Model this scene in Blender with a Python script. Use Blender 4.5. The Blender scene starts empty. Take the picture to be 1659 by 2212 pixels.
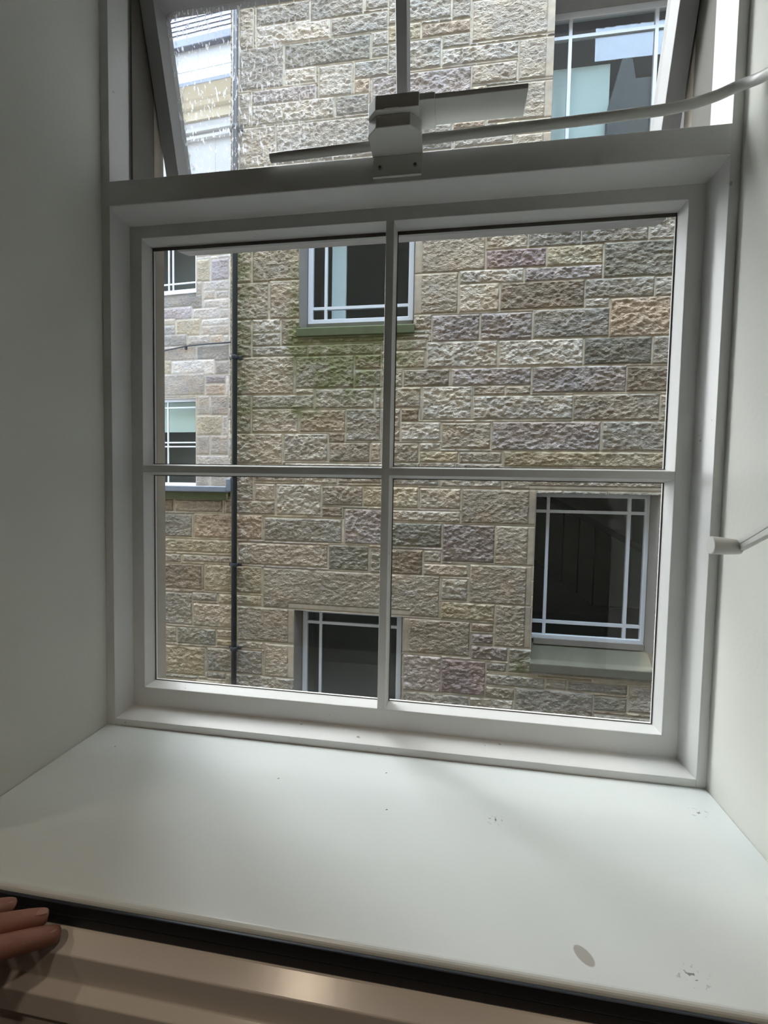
import bpy, bmesh, math
import numpy as np
from mathutils import Matrix, Vector

S = bpy.context.scene
COL = S.collection

# ------------------------------------------------------------------ camera
CAM_F = 972.57                      # focal length in pixels of the 1659 x 2212 frame
CAM_LOC = (0.50463, -0.59075, 0.36)
YAW, PITCH, ROLL = -0.1513016, -0.0498633, 0.0189365
cam_d = bpy.data.cameras.new('camera')
cam = bpy.data.objects.new('camera', cam_d)
COL.objects.link(cam)
S.camera = cam
cam_d.sensor_fit = 'VERTICAL'
cam_d.sensor_height = 36.0
cam_d.lens = CAM_F / 2212.0 * 36.0
cam_d.clip_start = 0.01
cam_d.clip_end = 200
fwd = Vector((math.sin(YAW) * math.cos(PITCH), math.cos(YAW) * math.cos(PITCH), math.sin(PITCH)))
rgt = Vector((math.cos(YAW), -math.sin(YAW), 0))
upv = rgt.cross(fwd)
r2 = math.cos(ROLL) * rgt + math.sin(ROLL) * upv
u2 = -math.sin(ROLL) * rgt + math.cos(ROLL) * upv
cam.matrix_world = Matrix(((r2.x, u2.x, -fwd.x, CAM_LOC[0]), (r2.y, u2.y, -fwd.y, CAM_LOC[1]),
                           (r2.z, u2.z, -fwd.z, CAM_LOC[2]), (0, 0, 0, 1)))

# ------------------------------------------------------------------ light and exposure
S.view_settings.view_transform = 'Standard'
S.view_settings.look = 'None'
S.view_settings.gamma = 1.0
S.view_settings.use_curve_mapping = False
S.view_settings.exposure = 0.0
S.cycles.use_denoising = True
S.cycles.max_bounces = 10
S.cycles.diffuse_bounces = 5
S.cycles.transparent_max_bounces = 16
S.cycles.caustics_reflective = False
S.cycles.caustics_refractive = False

SKY_FRONT, SKY_BACK = 18.5, 27.0
world = bpy.data.worlds.new('sky')
S.world = world
world.use_nodes = True
wn = world.node_tree.nodes
wl = world.node_tree.links
wn.clear()
w_out = wn.new('ShaderNodeOutputWorld')
w_bg = wn.new('ShaderNodeBackground')
w_tc = wn.new('ShaderNodeTexCoord')
w_sep = wn.new('ShaderNodeSeparateXYZ')
w_ramp = wn.new('ShaderNodeValToRGB')           # bright white cloud beyond the alley, blue sky over the own house
w_ramp.color_ramp.elements[0].position = 0.38
w_ramp.color_ramp.elements[0].color = (0.64, 0.81, 1.10, 1)
w_ramp.color_ramp.elements[1].position = 0.56
w_ramp.color_ramp.elements[1].color = (0.985, 0.995, 1.015, 1)
w_map = wn.new('ShaderNodeMapRange')
w_map.inputs['From Min'].default_value = -1.0
w_map.inputs['From Max'].default_value = 1.0
w_str = wn.new('ShaderNodeMapRange')
w_str.inputs['From Min'].default_value = 0.38
w_str.inputs['From Max'].default_value = 0.56
w_str.inputs['To Min'].default_value = SKY_BACK
w_str.inputs['To Max'].default_value = SKY_FRONT
wl.new(w_tc.outputs['Generated'], w_sep.inputs[0])
wl.new(w_sep.outputs['Y'], w_map.inputs['Value'])
wl.new(w_map.outputs[0], w_ramp.inputs[0])
wl.new(w_map.outputs[0], w_str.inputs['Value'])
wl.new(w_ramp.outputs[0], w_bg.inputs[0])
wl.new(w_str.outputs[0], w_bg.inputs[1])
wl.new(w_bg.outputs[0], w_out.inputs[0])

def disc_lamp(name, loc, size, watts, color):
    d = bpy.data.lights.new(name, 'AREA')
    d.shape = 'DISK'; d.size = size; d.energy = watts; d.color = color
    o = bpy.data.objects.new(name, d); COL.objects.link(o)
    d.spread = math.radians(100)
    o.location = loc
    return o
WARM = (1.0, 0.80, 0.60)
for i, (lx, ly) in enumerate(((0.06, -1.11), (0.95, -0.85), (-0.75, -0.85), (1.7, -1.2), (0.4, -1.9))):
    disc_lamp('downlight', (lx, ly, 1.395), 0.08, 1.45, WARM)

# ------------------------------------------------------------------ helpers
def tag(o, label=None, cat=None, group=None, kind=None):
    if label: o['label'] = label
    if cat: o['category'] = cat
    if group: o['group'] = group
    if kind: o['kind'] = kind
    return o

def empty(name, loc, label=None, cat=None, group=None, kind=None):
    o = bpy.data.objects.new(name, None); COL.objects.link(o)
    o.location = loc
    o.empty_display_size = 0.05
    return tag(o, label, cat, group, kind)

class MB:
    """collects polygons (world coordinates) and links them as one mesh object"""
    def __init__(self): self.v = []; self.f = []; self.sm = []
    def add(self, vs, fs, smooth=False):
        n = len(self.v); self.v += [tuple(p) for p in vs]
        for q in fs: self.f.append([n + i for i in q]); self.sm.append(smooth)
        return self
    def box(self, x0, x1, y0, y1, z0, z1):
        vs = [(x, y, z) for x in (x0, x1) for y in (y0, y1) for z in (z0, z1)]
        return self.add(vs, [(0, 1, 3, 2), (4, 6, 7, 5), (0, 4, 5, 1), (2, 3, 7, 6), (0, 2, 6, 4), (1, 5, 7, 3)])
    def quad(self, *p): return self.add(p, [tuple(range(len(p)))])
    def ring(self, rects, close=False):
        """loft of rectangles (x0,x1,z0,z1,y); close joins the last one to the first"""
        n = len(rects); vs = []
        for (x0, x1, z0, z1, y) in rects: vs += [(x0, y, z0), (x1, y, z0), (x1, y, z1), (x0, y, z1)]
        fs = []
        for k in range(n if close else n - 1):
            a, b = 4 * k, 4 * ((k + 1) % n)
            for i in range(4):
                j = (i + 1) % 4
                fs.append((a + i, a + j, b + j, b + i))
        return self.add(vs, fs)
    def prism(self, prof, axis, a, b):
        """closed 2-D profile swept along an axis: 'x' -> (y,z), 'z' -> (x,y), 'y' -> (x,z)"""
        n = len(prof)
        def P(p, t): return {'x': (t, p[0], p[1]), 'z': (p[0], p[1], t), 'y': (p[0], t, p[1])}[axis]
        vs = [P(p, a) for p in prof] + [P(p, b) for p in prof]
        fs = [(i, (i + 1) % n, n + (i + 1) % n, n + i) for i in range(n)]
        return self.add(vs, fs + [tuple(range(n))[::-1], tuple(range(n, 2 * n))])
    def tube(self, pts, r, seg=14, cap=True):
        pts = [Vector(p) for p in pts]; rs = r if isinstance(r, (list, tuple)) else [r] * len(pts)
        t0 = (pts[1] - pts[0]).normalized()
        up = Vector((0, 0, 1)) if abs(t0.z) < 0.9 else Vector((1, 0, 0))
        s = t0.cross(up).normalized(); vs = []
        for i, p in enumerate(pts):
            t = (pts[min(i + 1, len(pts) - 1)] - pts[max(i - 1, 0)]).normalized()
            s = (s - t * s.dot(t)).normalized(); q = t.cross(s)
            for k in range(seg):
                a = 2 * math.pi * k / seg
                vs.append(p + (s * math.cos(a) + q * math.sin(a)) * rs[i])
        fs = [(i * seg + k, i * seg + (k + 1) % seg, (i + 1) * seg + (k + 1) % seg, (i + 1) * seg + k)
              for i in range(len(pts) - 1) for k in range(seg)]
        self.add(vs, fs, True)
        if cap:
            n = len(self.v) - len(vs)
            self.f += [[n + k for k in range(seg)][::-1], [n + (len(pts) - 1) * seg + k for k in range(seg)]]
            self.sm += [False, False]
        return self
    def build(self, name, mat, parent=None, bevel=0, seg=2, fix=True):
        me = bpy.data.meshes.new(name)
        me.from_pydata(self.v, [], self.f)
        me.polygons.foreach_set('use_smooth', self.sm)
        if fix:
            b = bmesh.new(); b.from_mesh(me); bmesh.ops.recalc_face_normals(b, faces=b.faces); b.to_mesh(me); b.free()
        me.update()
        me.materials.append(mat)
        o = bpy.data.objects.new(name, me); COL.objects.link(o)
        if parent is not None: adopt(o, parent)
        if bevel:
            m = o.modifiers.new('edge', 'BEVEL'); m.width = bevel; m.segments = seg; m.limit_method = 'ANGLE'
            m.angle_limit = math.radians(25)
        return o

def world_loc(p):
    v = Vector(p.location)
    while p.parent is not None: p = p.parent; v += p.location
    return v
def adopt(o, parent):
    o.parent = parent
    o.location = -world_loc(parent)          # mesh data are world coordinates

def spline(pts, n=8):
    P = [Vector(p) for p in pts]; P = [2 * P[0] - P[1]] + P + [2 * P[-1] - P[-2]]; out = []
    for i in range(1, len(P) - 2):
        for k in range(n):
            t = k / n; a, b, c, d = P[i - 1:i + 3]
            out.append(0.5 * ((2 * b) + (c - a) * t + (2 * a - 5 * b + 4 * c - d) * t * t + (3 * b - a - 3 * c + d) * t ** 3))
    return out + [P[-2]]

# ------------------------------------------------------------------ materials
def new_mat(name):
    m = bpy.data.materials.new(name); m.use_nodes = True
    nt = m.node_tree
    return m, nt.nodes, nt.links, nt.nodes['Principled BSDF']

def plain(name, col, rough=0.5, metal=0.0, var=0.04, scale=8.0, bump=0.0, bscale=60.0, spec=0.5, speck=None, coat=0.0):
    """solid paint / metal / plastic: slight tone variation, optional fine bump, optional dark specks"""
    m, n, l, b = new_mat(name)
    tc = n.new('ShaderNodeTexCoord')
    nz = n.new('ShaderNodeTexNoise'); nz.inputs['Scale'].default_value = scale; nz.inputs['Detail'].default_value = 4
    l.new(tc.outputs['Object'], nz.inputs['Vector'])
    mr = n.new('ShaderNodeMapRange'); mr.inputs['To Min'].default_value = 1 - var; mr.inputs['To Max'].default_value = 1 + var
    l.new(nz.outputs['Fac'], mr.inputs['Value'])
    mx = n.new('ShaderNodeVectorMath'); mx.operation = 'SCALE'; mx.inputs[0].default_value = col[:3]
    l.new(mr.outputs['Result'], mx.inputs['Scale'])
    out = mx.outputs['Vector']
    if speck:
        ds, thr, dcol = speck
        vo = n.new('ShaderNodeTexNoise'); vo.inputs['Scale'].default_value = ds; vo.inputs['Detail'].default_value = 2
        l.new(tc.outputs['Object'], vo.inputs['Vector'])
        gt = n.new('ShaderNodeMapRange'); gt.inputs['From Min'].default_value = thr; gt.inputs['From Max'].default_value = thr + 0.03
        l.new(vo.outputs['Fac'], gt.inputs['Value'])
        mm = n.new('ShaderNodeMixRGB'); mm.inputs['Color2'].default_value = (*dcol, 1)
        l.new(gt.outputs['Result'], mm.inputs['Fac']); l.new(out, mm.inputs['Color1']); out = mm.outputs['Color']
    l.new(out, b.inputs['Base Color'])
    b.inputs['Roughness'].default_value = rough
    b.inputs['Metallic'].default_value = metal
    b.inputs['Specular IOR Level'].default_value = spec
    b.inputs['Coat Weight'].default_value = coat
    if bump:
        n2 = n.new('ShaderNodeTexNoise'); n2.inputs['Scale'].default_value = bscale; n2.inputs['Detail'].default_value = 3
        l.new(tc.outputs['Object'], n2.inputs['Vector'])
        bp = n.new('ShaderNodeBump'); bp.inputs['Strength'].default_value = bump; bp.inputs['Distance'].default_value = 0.002
        l.new(n2.outputs['Fac'], bp.inputs['Height']); l.new(bp.outputs['Normal'], b.inputs['Normal'])
    return m

def glass(name, ior=1.5, tint=(0.97, 0.985, 0.98), dirt=None):
    """thin pane: fresnel mirror over a clear sheet, optional film of dried splashes (dirt = haze, splash amount)"""
    m, n, l, b = new_mat(name); n.remove(b)
    out = n['Material Output']
    tr = n.new('ShaderNodeBsdfTransparent'); tr.inputs[0].default_value = (*tint, 1)
    gl = n.new('ShaderNodeBsdfGlossy'); gl.inputs['Roughness'].default_value = 0.0
    lw = n.new('ShaderNodeLayerWeight'); lw.inputs['Blend'].default_value = 0.5       # Schlick: f0 + (1 - f0) * (1 - cos)^5
    f0 = ((ior - 1) / (ior + 1)) ** 2
    pw = n.new('ShaderNodeMath'); pw.operation = 'POWER'; pw.inputs[1].default_value = 5.0
    l.new(lw.outputs['Facing'], pw.inputs[0])
    fr = n.new('ShaderNodeMath'); fr.operation = 'MULTIPLY_ADD'; fr.inputs[1].default_value = 1 - f0; fr.inputs[2].default_value = f0
    l.new(pw.outputs[0], fr.inputs[0])
    mx = n.new('ShaderNodeMixShader')
    l.new(fr.outputs[0], mx.inputs[0]); l.new(tr.outputs[0], mx.inputs[1]); l.new(gl.outputs[0], mx.inputs[2])
    res = mx.outputs[0]
    if dirt:
        haze, splash, x_from, x_to = dirt
        tc = n.new('ShaderNodeTexCoord')
        mp = n.new('ShaderNodeMapping'); mp.inputs['Scale'].default_value = (260, 260, 85)
        l.new(tc.outputs['Object'], mp.inputs[0])
        nz = n.new('ShaderNodeTexNoise'); nz.inputs['Scale'].default_value = 1.0; nz.inputs['Detail'].default_value = 3
        l.new(mp.outputs[0], nz.inputs['Vector'])
        th = n.new('ShaderNodeMapRange'); th.inputs['From Min'].default_value = 0.60; th.inputs['From Max'].default_value = 0.64
        l.new(nz.outputs['Fac'], th.inputs['Value'])
        sx = n.new('ShaderNodeSeparateXYZ'); l.new(tc.outputs['Object'], sx.inputs[0])
        gr = n.new('ShaderNodeMapRange'); gr.inputs['From Min'].default_value = x_from; gr.inputs['From Max'].default_value = x_to
        gr.inputs['To Min'].default_value = 1.0; gr.inputs['To Max'].default_value = 0.0
        l.new(sx.outputs['X'], gr.inputs['Value'])
        m1 = n.new('ShaderNodeMath'); m1.operation = 'MULTIPLY_ADD'; m1.inputs[1].default_value = splash; m1.inputs[2].default_value = haze
        l.new(th.outputs['Result'], m1.inputs[0])
        m2 = n.new('ShaderNodeMath'); m2.operation = 'MULTIPLY'
        l.new(m1.outputs[0], m2.inputs[0]); l.new(gr.outputs['Result'], m2.inputs[1])
        m3 = n.new('ShaderNodeMath'); m3.operation = 'ADD'; m3.inputs[1].default_value = 0.02
        l.new(m2.outputs[0], m3.inputs[0])
        df = n.new('ShaderNodeBsdfTranslucent'); df.inputs[0].default_value = (0.55, 0.57, 0.60, 1)
        mz = n.new('ShaderNodeMixShader')
        l.new(m3.outputs[0], mz.inputs[0]); l.new(res, mz.inputs[1]); l.new(df.outputs[0], mz.inputs[2]); res = mz.outputs[0]
    l.new(res, out.inputs['Surface'])
    return m

def stone_mat(name, bscale=34.0, bump=0.8):
    """dressed sandstone; its colour comes with each stone (mesh attribute 'stone')"""
    m, n, l, b = new_mat(name)
    at = n.new('ShaderNodeAttribute'); at.attribute_name = 'stone'
    tc = n.new('ShaderNodeTexCoord')
    nz = n.new('ShaderNodeTexNoise'); nz.inputs['Scale'].default_value = 14; nz.inputs['Detail'].default_value = 6
    l.new(tc.outputs['Object'], nz.inputs['Vector'])
    mr = n.new('ShaderNodeMapRange'); mr.inputs['From Min'].default_value = 0.3; mr.inputs['From Max'].default_value = 0.7
    mr.inputs['To Min'].default_value = 0.86; mr.inputs['To Max'].default_value = 1.14
    l.new(nz.outputs['Fac'], mr.inputs['Value'])
    mx = n.new('ShaderNodeVectorMath'); mx.operation = 'SCALE'
    l.new(at.outputs['Color'], mx.inputs[0]); l.new(mr.outputs['Result'], mx.inputs['Scale'])
    l.new(mx.outputs['Vector'], b.inputs['Base Color'])
    b.inputs['Roughness'].default_value = 0.92
    b.inputs['Specular IOR Level'].default_value = 0.15
    mp = n.new('ShaderNodeMapping'); mp.inputs['Scale'].default_value = (1.0, 1.0, 1.55)
    l.new(tc.outputs['Object'], mp.inputs[0])
    n2 = n.new('ShaderNodeTexNoise'); n2.inputs['Scale'].default_value = bscale; n2.inputs['Detail'].default_value = 3
    n2.inputs['Distortion'].default_value = 0.6
    l.new(mp.outputs[0], n2.inputs['Vector'])
    ml = n.new('ShaderNodeMath'); ml.operation = 'MULTIPLY'                        # tooled faces only, not margins or joints
    l.new(n2.outputs['Fac'], ml.inputs[0]); l.new(at.outputs['Alpha'], ml.inputs[1])
    bp = n.new('ShaderNodeBump'); bp.inputs['Strength'].default_value = bump; bp.inputs['Distance'].default_value = 0.045
    l.new(ml.outputs[0], bp.inputs['Height']); l.new(bp.outputs['Normal'], b.inputs['Normal'])
    return m

M = {}
M['gloss'] = plain('white_gloss_paint', (0.70, 0.70, 0.69), 0.34, var=0.03, bump=0.10, bscale=90, speck=(55, 0.745, (0.35, 0.34, 0.32)))
M['gloss_in'] = plain('cream_gloss_paint', (0.76, 0.72, 0.68), 0.20, var=0.02, bump=0.03, bscale=60)
M['wall'] = plain('pale_wall_paint', (0.66, 0.66, 0.61), 0.75, var=0.02, bump=0.10, bscale=140)
M['room'] = plain('room_wall_paint', (0.62, 0.58, 0.50), 0.8, var=0.02)
M['carpet'] = plain('dark_carpet', (0.07, 0.06, 0.055), 0.95, var=0.2, scale=40)
M['rubber'] = plain('navy_black_rubber', (0.010, 0.013, 0.020), 0.34, var=0.1)
M['plastic'] = plain('white_plastic', (0.66, 0.66, 0.63), 0.35, var=0.01)
M['steel'] = plain('dull_steel', (0.35, 0.34, 0.32), 0.4, metal=0.9)
M['gloss_grey'] = plain('greyed_white_paint', (0.40, 0.40, 0.40), 0.4, var=0.04, bump=0.1, bscale=90)  # the frame's white paint in a greyer tone, for the opening sash
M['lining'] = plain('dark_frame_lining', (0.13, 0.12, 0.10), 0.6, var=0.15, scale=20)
M['edge_stone'] = plain('pale_jamb_stone', (0.42, 0.38, 0.32), 0.9, var=0.2, scale=25, bump=0.6, bscale=60)
M['putty'] = plain('weathered_putty', (0.10, 0.09, 0.075), 0.9, var=0.5, scale=60, bump=0.5, bscale=120)
M['pane'] = glass('clear_pane', 1.45)
M['pane_dirty'] = glass('splashed_pane', 1.45, dirt=(0.05, 0.85, 0.05, 0.40))
M['pane_out'] = glass('outer_pane', 1.36, tint=(0.9, 0.93, 0.92))
M['stone'] = stone_mat('sandstone')
M['stone_far'] = stone_mat('pale_sandstone', 20, 0.6)
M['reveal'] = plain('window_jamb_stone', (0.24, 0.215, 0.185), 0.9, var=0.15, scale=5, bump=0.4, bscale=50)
M['gutter'] = plain('dark_blue_gutter', (0.04, 0.045, 0.065), 0.5, var=0.2)
M['moss'] = plain('mossy_sill_stone', (0.085, 0.095, 0.042), 0.95, var=0.35, scale=9, bump=0.5, bscale=40)
M['sillstone'] = plain('weathered_sill_stone', (0.125, 0.12, 0.082), 0.95, var=0.3, scale=6, bump=0.5, bscale=40)
M['white_out'] = plain('white_painted_timber', (0.66, 0.68, 0.70), 0.4, var=0.02)
M['dark_room'] = plain('dim_interior', (0.15, 0.155, 0.15), 0.9, var=0.1)
M['iron'] = plain('black_iron_pipe', (0.028, 0.031, 0.036), 0.5, var=0.2, scale=20)
M['lead'] = plain('lead_flashing', (0.19, 0.215, 0.26), 0.5, metal=0.0, var=0.25, scale=12, bump=0.4, bscale=20)
M['slate'] = plain('slate_roof', (0.06, 0.052, 0.062), 0.7, var=0.35, scale=4)
M['facade'] = plain('grey_harled_stone', (0.21, 0.205, 0.19), 0.95, var=0.3, scale=3, bump=1.0, bscale=22)
M['ashlar'] = plain('pale_ashlar', (0.27, 0.262, 0.25), 0.85, var=0.08, scale=3)
M['cornice'] = plain('yellow_sandstone', (0.33, 0.275, 0.18), 0.85, var=0.12, scale=3)
M['blind'] = plain('pale_green_blind_and_reflection', (0.62, 0.68, 0.63), 0.85, var=0.02)  # far window's blind, also the added reflection panel in the upper window
M['curtain'] = plain('white_curtain', (0.72, 0.78, 0.80), 0.9, var=0.03)
M['dark_wood'] = plain('dark_wood', (0.03, 0.028, 0.026), 0.6, var=0.2)
M['tarmac'] = plain('alley_paving', (0.17, 0.165, 0.155), 0.95, var=0.25, scale=3)
M['cable'] = plain('black_cable', (0.02, 0.02, 0.022), 0.7)
M['skin'] = plain('skin', (0.30, 0.135, 0.095), 0.5, var=0.08, scale=60, bump=0.15, bscale=400)
M['nail'] = plain('fingernail', (0.38, 0.19, 0.15), 0.3)

NEAR = '''-2.16 2.73 -1.89 3.25 b;-1.88 2.73 -1.31 3.24 b;-2.16 2.31 -1.68 2.74 b;-1.67 2.31 -1.30 2.75 b;-2.16 1.88 -1.89 2.32 b;-1.88 2.16 -1.53 2.32 w;-1.88 2.00 -1.53 2.16 g;-1.52 2.01 -1.29 2.31 b;-1.38 2.02 0.20 2.09 b;-1.88 1.88 -1.20 2.01 g;-1.20 1.88 -0.43 2.01 b;-0.42 1.89 -0.27 2.00 b;-2.16 1.45 -1.36 1.89 b;-1.35 1.51 -0.65 1.88 g;-0.64 1.72 -0.26 1.88 k;-0.64 1.51 -0.25 1.71 g;-1.35 1.45 -1.12 1.51 b;-1.88 1.28 -1.12 1.44 g;-1.11 1.28 -0.41 1.50 g;-0.40 1.27 -0.26 1.50 g;-2.16 0.99 -1.89 1.45 b;-1.88 1.00 -1.31 1.28 b;-1.29 1.01 -0.74 1.26 k;-0.74 0.90 -0.26 1.27 g;-0.94 0.89 -0.75 1.00 k;-2.16 0.63 -1.50 0.99 b;-1.48 0.67 -0.95 0.99 w;-0.93 0.66 -0.45 0.89 b;-0.44 0.67 -0.26 0.89 b;-1.47 0.61 -0.26 0.65 w;-2.15 0.19 -1.86 0.61 b;-1.84 0.42 -1.24 0.61 b;-1.22 0.41 -0.83 0.61 b;-0.82 0.42 -0.25 0.61 b;-1.84 0.19 -1.59 0.40 b;-1.57 0.03 -1.02 0.40 w;-1.01 0.16 -0.52 0.39 b;-0.52 0.16 -0.24 0.39 y;-2.23 0.03 -1.59 0.19 b;-1.01 0.02 -0.76 0.14 k;-0.74 -0.28 -0.20 0.13 p;-1.72 -0.28 -0.76 -0.00 g;-2.63 -0.27 -1.75 0.02 o;-3.22 -0.27 -2.65 0.01 g;-3.22 0.04 -2.90 0.19 k;-2.88 0.04 -2.25 0.19 b;-3.22 -0.46 -2.06 -0.30 y;-2.06 -0.58 -0.93 -0.31 b;-0.92 -0.59 -0.44 -0.30 d;-0.43 -0.61 -0.20 -0.32 g;-3.22 -0.59 -2.80 -0.49 b;-2.78 -0.58 -2.07 -0.49 b;-3.22 -0.92 -2.52 -0.61 k;-2.49 -0.93 -1.75 -0.60 y;-1.73 -1.09 0.38 -0.61 B;-3.20 -1.37 -2.65 -0.97 g;-2.65 -1.06 -2.32 -0.95 g;-2.31 -1.08 -1.75 -0.95 y;-2.64 -1.38 -2.07 -1.09 b;-2.07 -1.51 -1.33 -1.09 j;-3.20 -1.60 -2.87 -1.40 b;-2.86 -1.61 -2.34 -1.40 d;-2.33 -1.50 -2.06 -1.40 b;-2.33 -1.60 -2.06 -1.52 y;-2.06 -1.61 -1.72 -1.52 b;-3.21 -2.00 -2.48 -1.64 y;-2.46 -1.93 -1.73 -1.63 g;-1.71 -1.95 -1.33 -1.53 j;-2.46 -2.02 -2.21 -1.94 g;-2.21 -2.28 -1.32 -1.94 g;-3.21 -2.21 -2.65 -2.07 b;-2.64 -2.24 -2.21 -2.05 b;0.00 2.72 0.78 3.26 j;0.78 2.94 1.22 3.11 b;1.22 2.93 1.76 3.13 g;1.76 2.94 2.41 3.14 g;2.41 2.94 2.75 3.30 g;0.79 2.75 1.41 2.95 r;1.41 2.72 1.98 2.95 y;1.99 2.59 2.81 2.96 d;0.51 2.60 1.19 2.75 w;1.20 2.59 1.98 2.74 p;0.01 2.30 0.50 2.74 j;0.51 2.30 0.94 2.61 b;0.95 2.31 1.81 2.60 k;1.81 2.38 2.49 2.60 g;2.49 2.38 2.82 2.59 g;1.82 2.29 2.06 2.40 w;2.07 1.98 2.84 2.39 o;0.22 2.00 0.74 2.29 p;0.75 1.99 1.29 2.29 p;1.30 2.00 2.07 2.30 g;-0.34 1.90 0.17 2.03 b;-0.34 1.72 0.16 1.91 y;0.17 1.71 0.94 2.00 w;0.95 1.71 1.82 1.99 w;1.83 1.71 2.49 1.99 d;2.50 1.70 2.89 1.99 g;-0.34 1.51 -0.09 1.72 b;-0.08 1.51 0.43 1.70 b;0.45 1.51 1.30 1.70 p;1.31 1.42 2.26 1.70 p;2.26 1.42 2.91 1.69 k;0.69 1.41 1.03 1.51 b;1.04 1.41 1.30 1.50 b;-0.33 1.28 0.12 1.51 b;0.13 1.14 0.68 1.51 w;0.69 1.14 1.74 1.40 w;1.74 1.13 2.61 1.41 b;2.60 1.12 2.92 1.39 b;-0.33 0.90 -0.11 1.27 b;-0.10 1.13 0.10 1.27 k;-0.10 0.91 0.35 1.12 w;0.36 0.82 0.89 1.11 b;0.90 0.81 2.03 1.12 p;2.04 0.81 2.94 1.12 g;-0.32 0.66 0.11 0.89 b;0.12 0.80 0.35 0.89 w;0.12 0.67 0.55 0.79 y;0.56 0.66 1.02 0.79 b;1.04 0.63 2.91 0.80 y;-0.29 0.41 0.34 0.60 w;0.36 0.40 1.03 0.60 w;1.04 0.38 2.88 0.58 B;-0.28 0.15 0.12 0.39 y;0.13 0.15 0.59 0.38 b;0.60 -0.00 1.40 0.38 j;-0.28 0.00 0.59 0.13 b;-0.28 -0.29 0.39 -0.02 d;0.40 -0.44 0.97 -0.02 p;0.97 -0.45 1.40 -0.02 j;-0.27 -0.61 0.18 -0.32 k;0.19 -0.46 0.39 -0.32 g;0.19 -0.61 0.69 -0.47 b;0.71 -0.90 1.38 -0.46 j;0.40 -0.88 0.69 -0.63 g;0.40 -1.10 1.00 -0.90 y;1.00 -1.37 1.39 -0.90 j;-0.03 -1.51 0.73 -1.11 j;0.74 -1.22 0.99 -1.12 k;0.75 -1.35 0.99 -1.24 p;0.75 -1.54 1.15 -1.38 p;1.16 -1.66 2.93 -1.38 g;-0.02 -1.96 0.42 -1.54 p;0.42 -1.95 0.92 -1.55 r;0.92 -1.66 1.14 -1.56 g;0.92 -1.82 1.56 -1.69 g;0.92 -1.97 1.24 -1.83 b;-0.02 -2.11 0.74 -1.97 g;0.74 -2.16 1.23 -1.97 g;1.24 -2.13 2.07 -1.82 g;1.56 -1.81 1.79 -1.69 g;1.80 -1.81 2.41 -1.70 g;2.42 -1.99 2.94 -1.70 g;2.07 -2.00 2.41 -1.84 g;2.07 -2.12 2.94 -2.04 g;-2.05 5.33 -1.88 5.80 b;-1.85 5.54 -1.22 5.79 g;-1.85 5.36 -0.99 5.58 w;-1.21 5.56 -0.61 5.88 g;-0.59 5.59 -0.14 5.87 g;-0.97 5.36 -0.22 5.56 g;-2.05 4.90 -1.52 5.36 g;-1.51 5.08 -0.52 5.34 d;-0.51 5.20 -0.13 5.35 g;-0.51 5.09 -0.28 5.20 g;-1.50 4.91 -1.14 5.08 w;-1.11 4.73 -0.72 5.06 g;-0.70 4.87 -0.27 5.06 g;-0.70 4.73 -0.52 4.88 o;-0.50 4.52 0.58 4.88 p;-1.90 4.73 -1.14 4.89 p;-1.90 4.50 -0.92 4.73 w;-0.91 4.51 -0.53 4.72 g;-2.05 4.50 -1.92 4.88 b;-2.05 4.05 -1.61 4.49 b;-1.60 4.05 -0.34 4.48 g;-0.33 5.40 0.35 5.83 g;0.36 5.37 0.56 5.64 g;-0.33 5.22 0.03 5.39 y;0.04 5.22 0.56 5.36 o;0.57 5.11 1.43 5.53 j;-0.32 4.90 0.25 5.21 g;0.26 5.09 0.56 5.22 g;0.26 4.90 1.06 5.08 w;0.58 4.68 1.05 4.88 b;1.06 4.67 1.43 5.08 j;0.59 4.56 0.74 4.66 y;0.76 4.27 1.42 4.65 j;0.40 4.24 0.74 4.31 o;0.07 4.21 0.39 4.31 g;0.07 4.05 0.39 4.14 g;0.41 4.05 1.04 4.14 w;1.05 3.93 1.43 4.13 j'''
FAR = '''-0.99 5.62 -0.60 6.19 y;-0.58 5.59 -0.05 6.16 p;-2.48 4.95 -0.82 5.47 g;-1.00 5.29 -0.82 5.64 b;-0.78 5.36 -0.05 5.62 w;-0.78 5.15 -0.44 5.39 b;-0.42 5.13 -0.05 5.36 w;-0.78 4.90 -0.05 5.17 w;-2.48 4.69 -1.14 5.03 p;-1.12 4.66 -0.34 4.95 w;-0.32 4.65 -0.05 4.90 w;-2.33 4.56 -1.62 4.75 b;-2.33 4.30 -1.62 4.58 g;-1.60 4.27 -0.89 4.70 y;-0.85 4.47 -0.05 4.67 w;-0.85 4.23 -0.05 4.50 b;-2.49 4.00 -1.28 4.33 g;-1.25 4.03 -0.60 4.28 w;-0.58 4.03 -0.23 4.25 o;-0.22 4.03 -0.05 4.23 w;-2.49 3.62 -1.01 4.02 b;-0.98 3.58 -0.05 4.00 g;-2.49 3.30 -1.76 3.66 y;-1.75 3.25 -0.47 3.64 w;-0.45 3.24 -0.05 3.58 g;-2.66 2.73 -0.75 3.30 B;-0.73 3.01 -0.15 3.23 p;-0.73 2.72 -0.16 3.00 o;-0.15 2.71 -0.05 3.21 w;-1.02 2.21 -0.61 2.72 j;-0.58 2.20 -0.06 2.71 b;-1.02 1.68 -0.25 2.20 y;-0.23 1.68 -0.06 2.18 w;-1.02 1.18 -0.61 1.67 j;-0.58 1.18 -0.06 1.67 b;-1.02 0.86 -0.05 1.15 w;-1.02 0.33 -0.61 0.84 g;-0.59 0.34 -0.05 0.84 g'''

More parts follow.
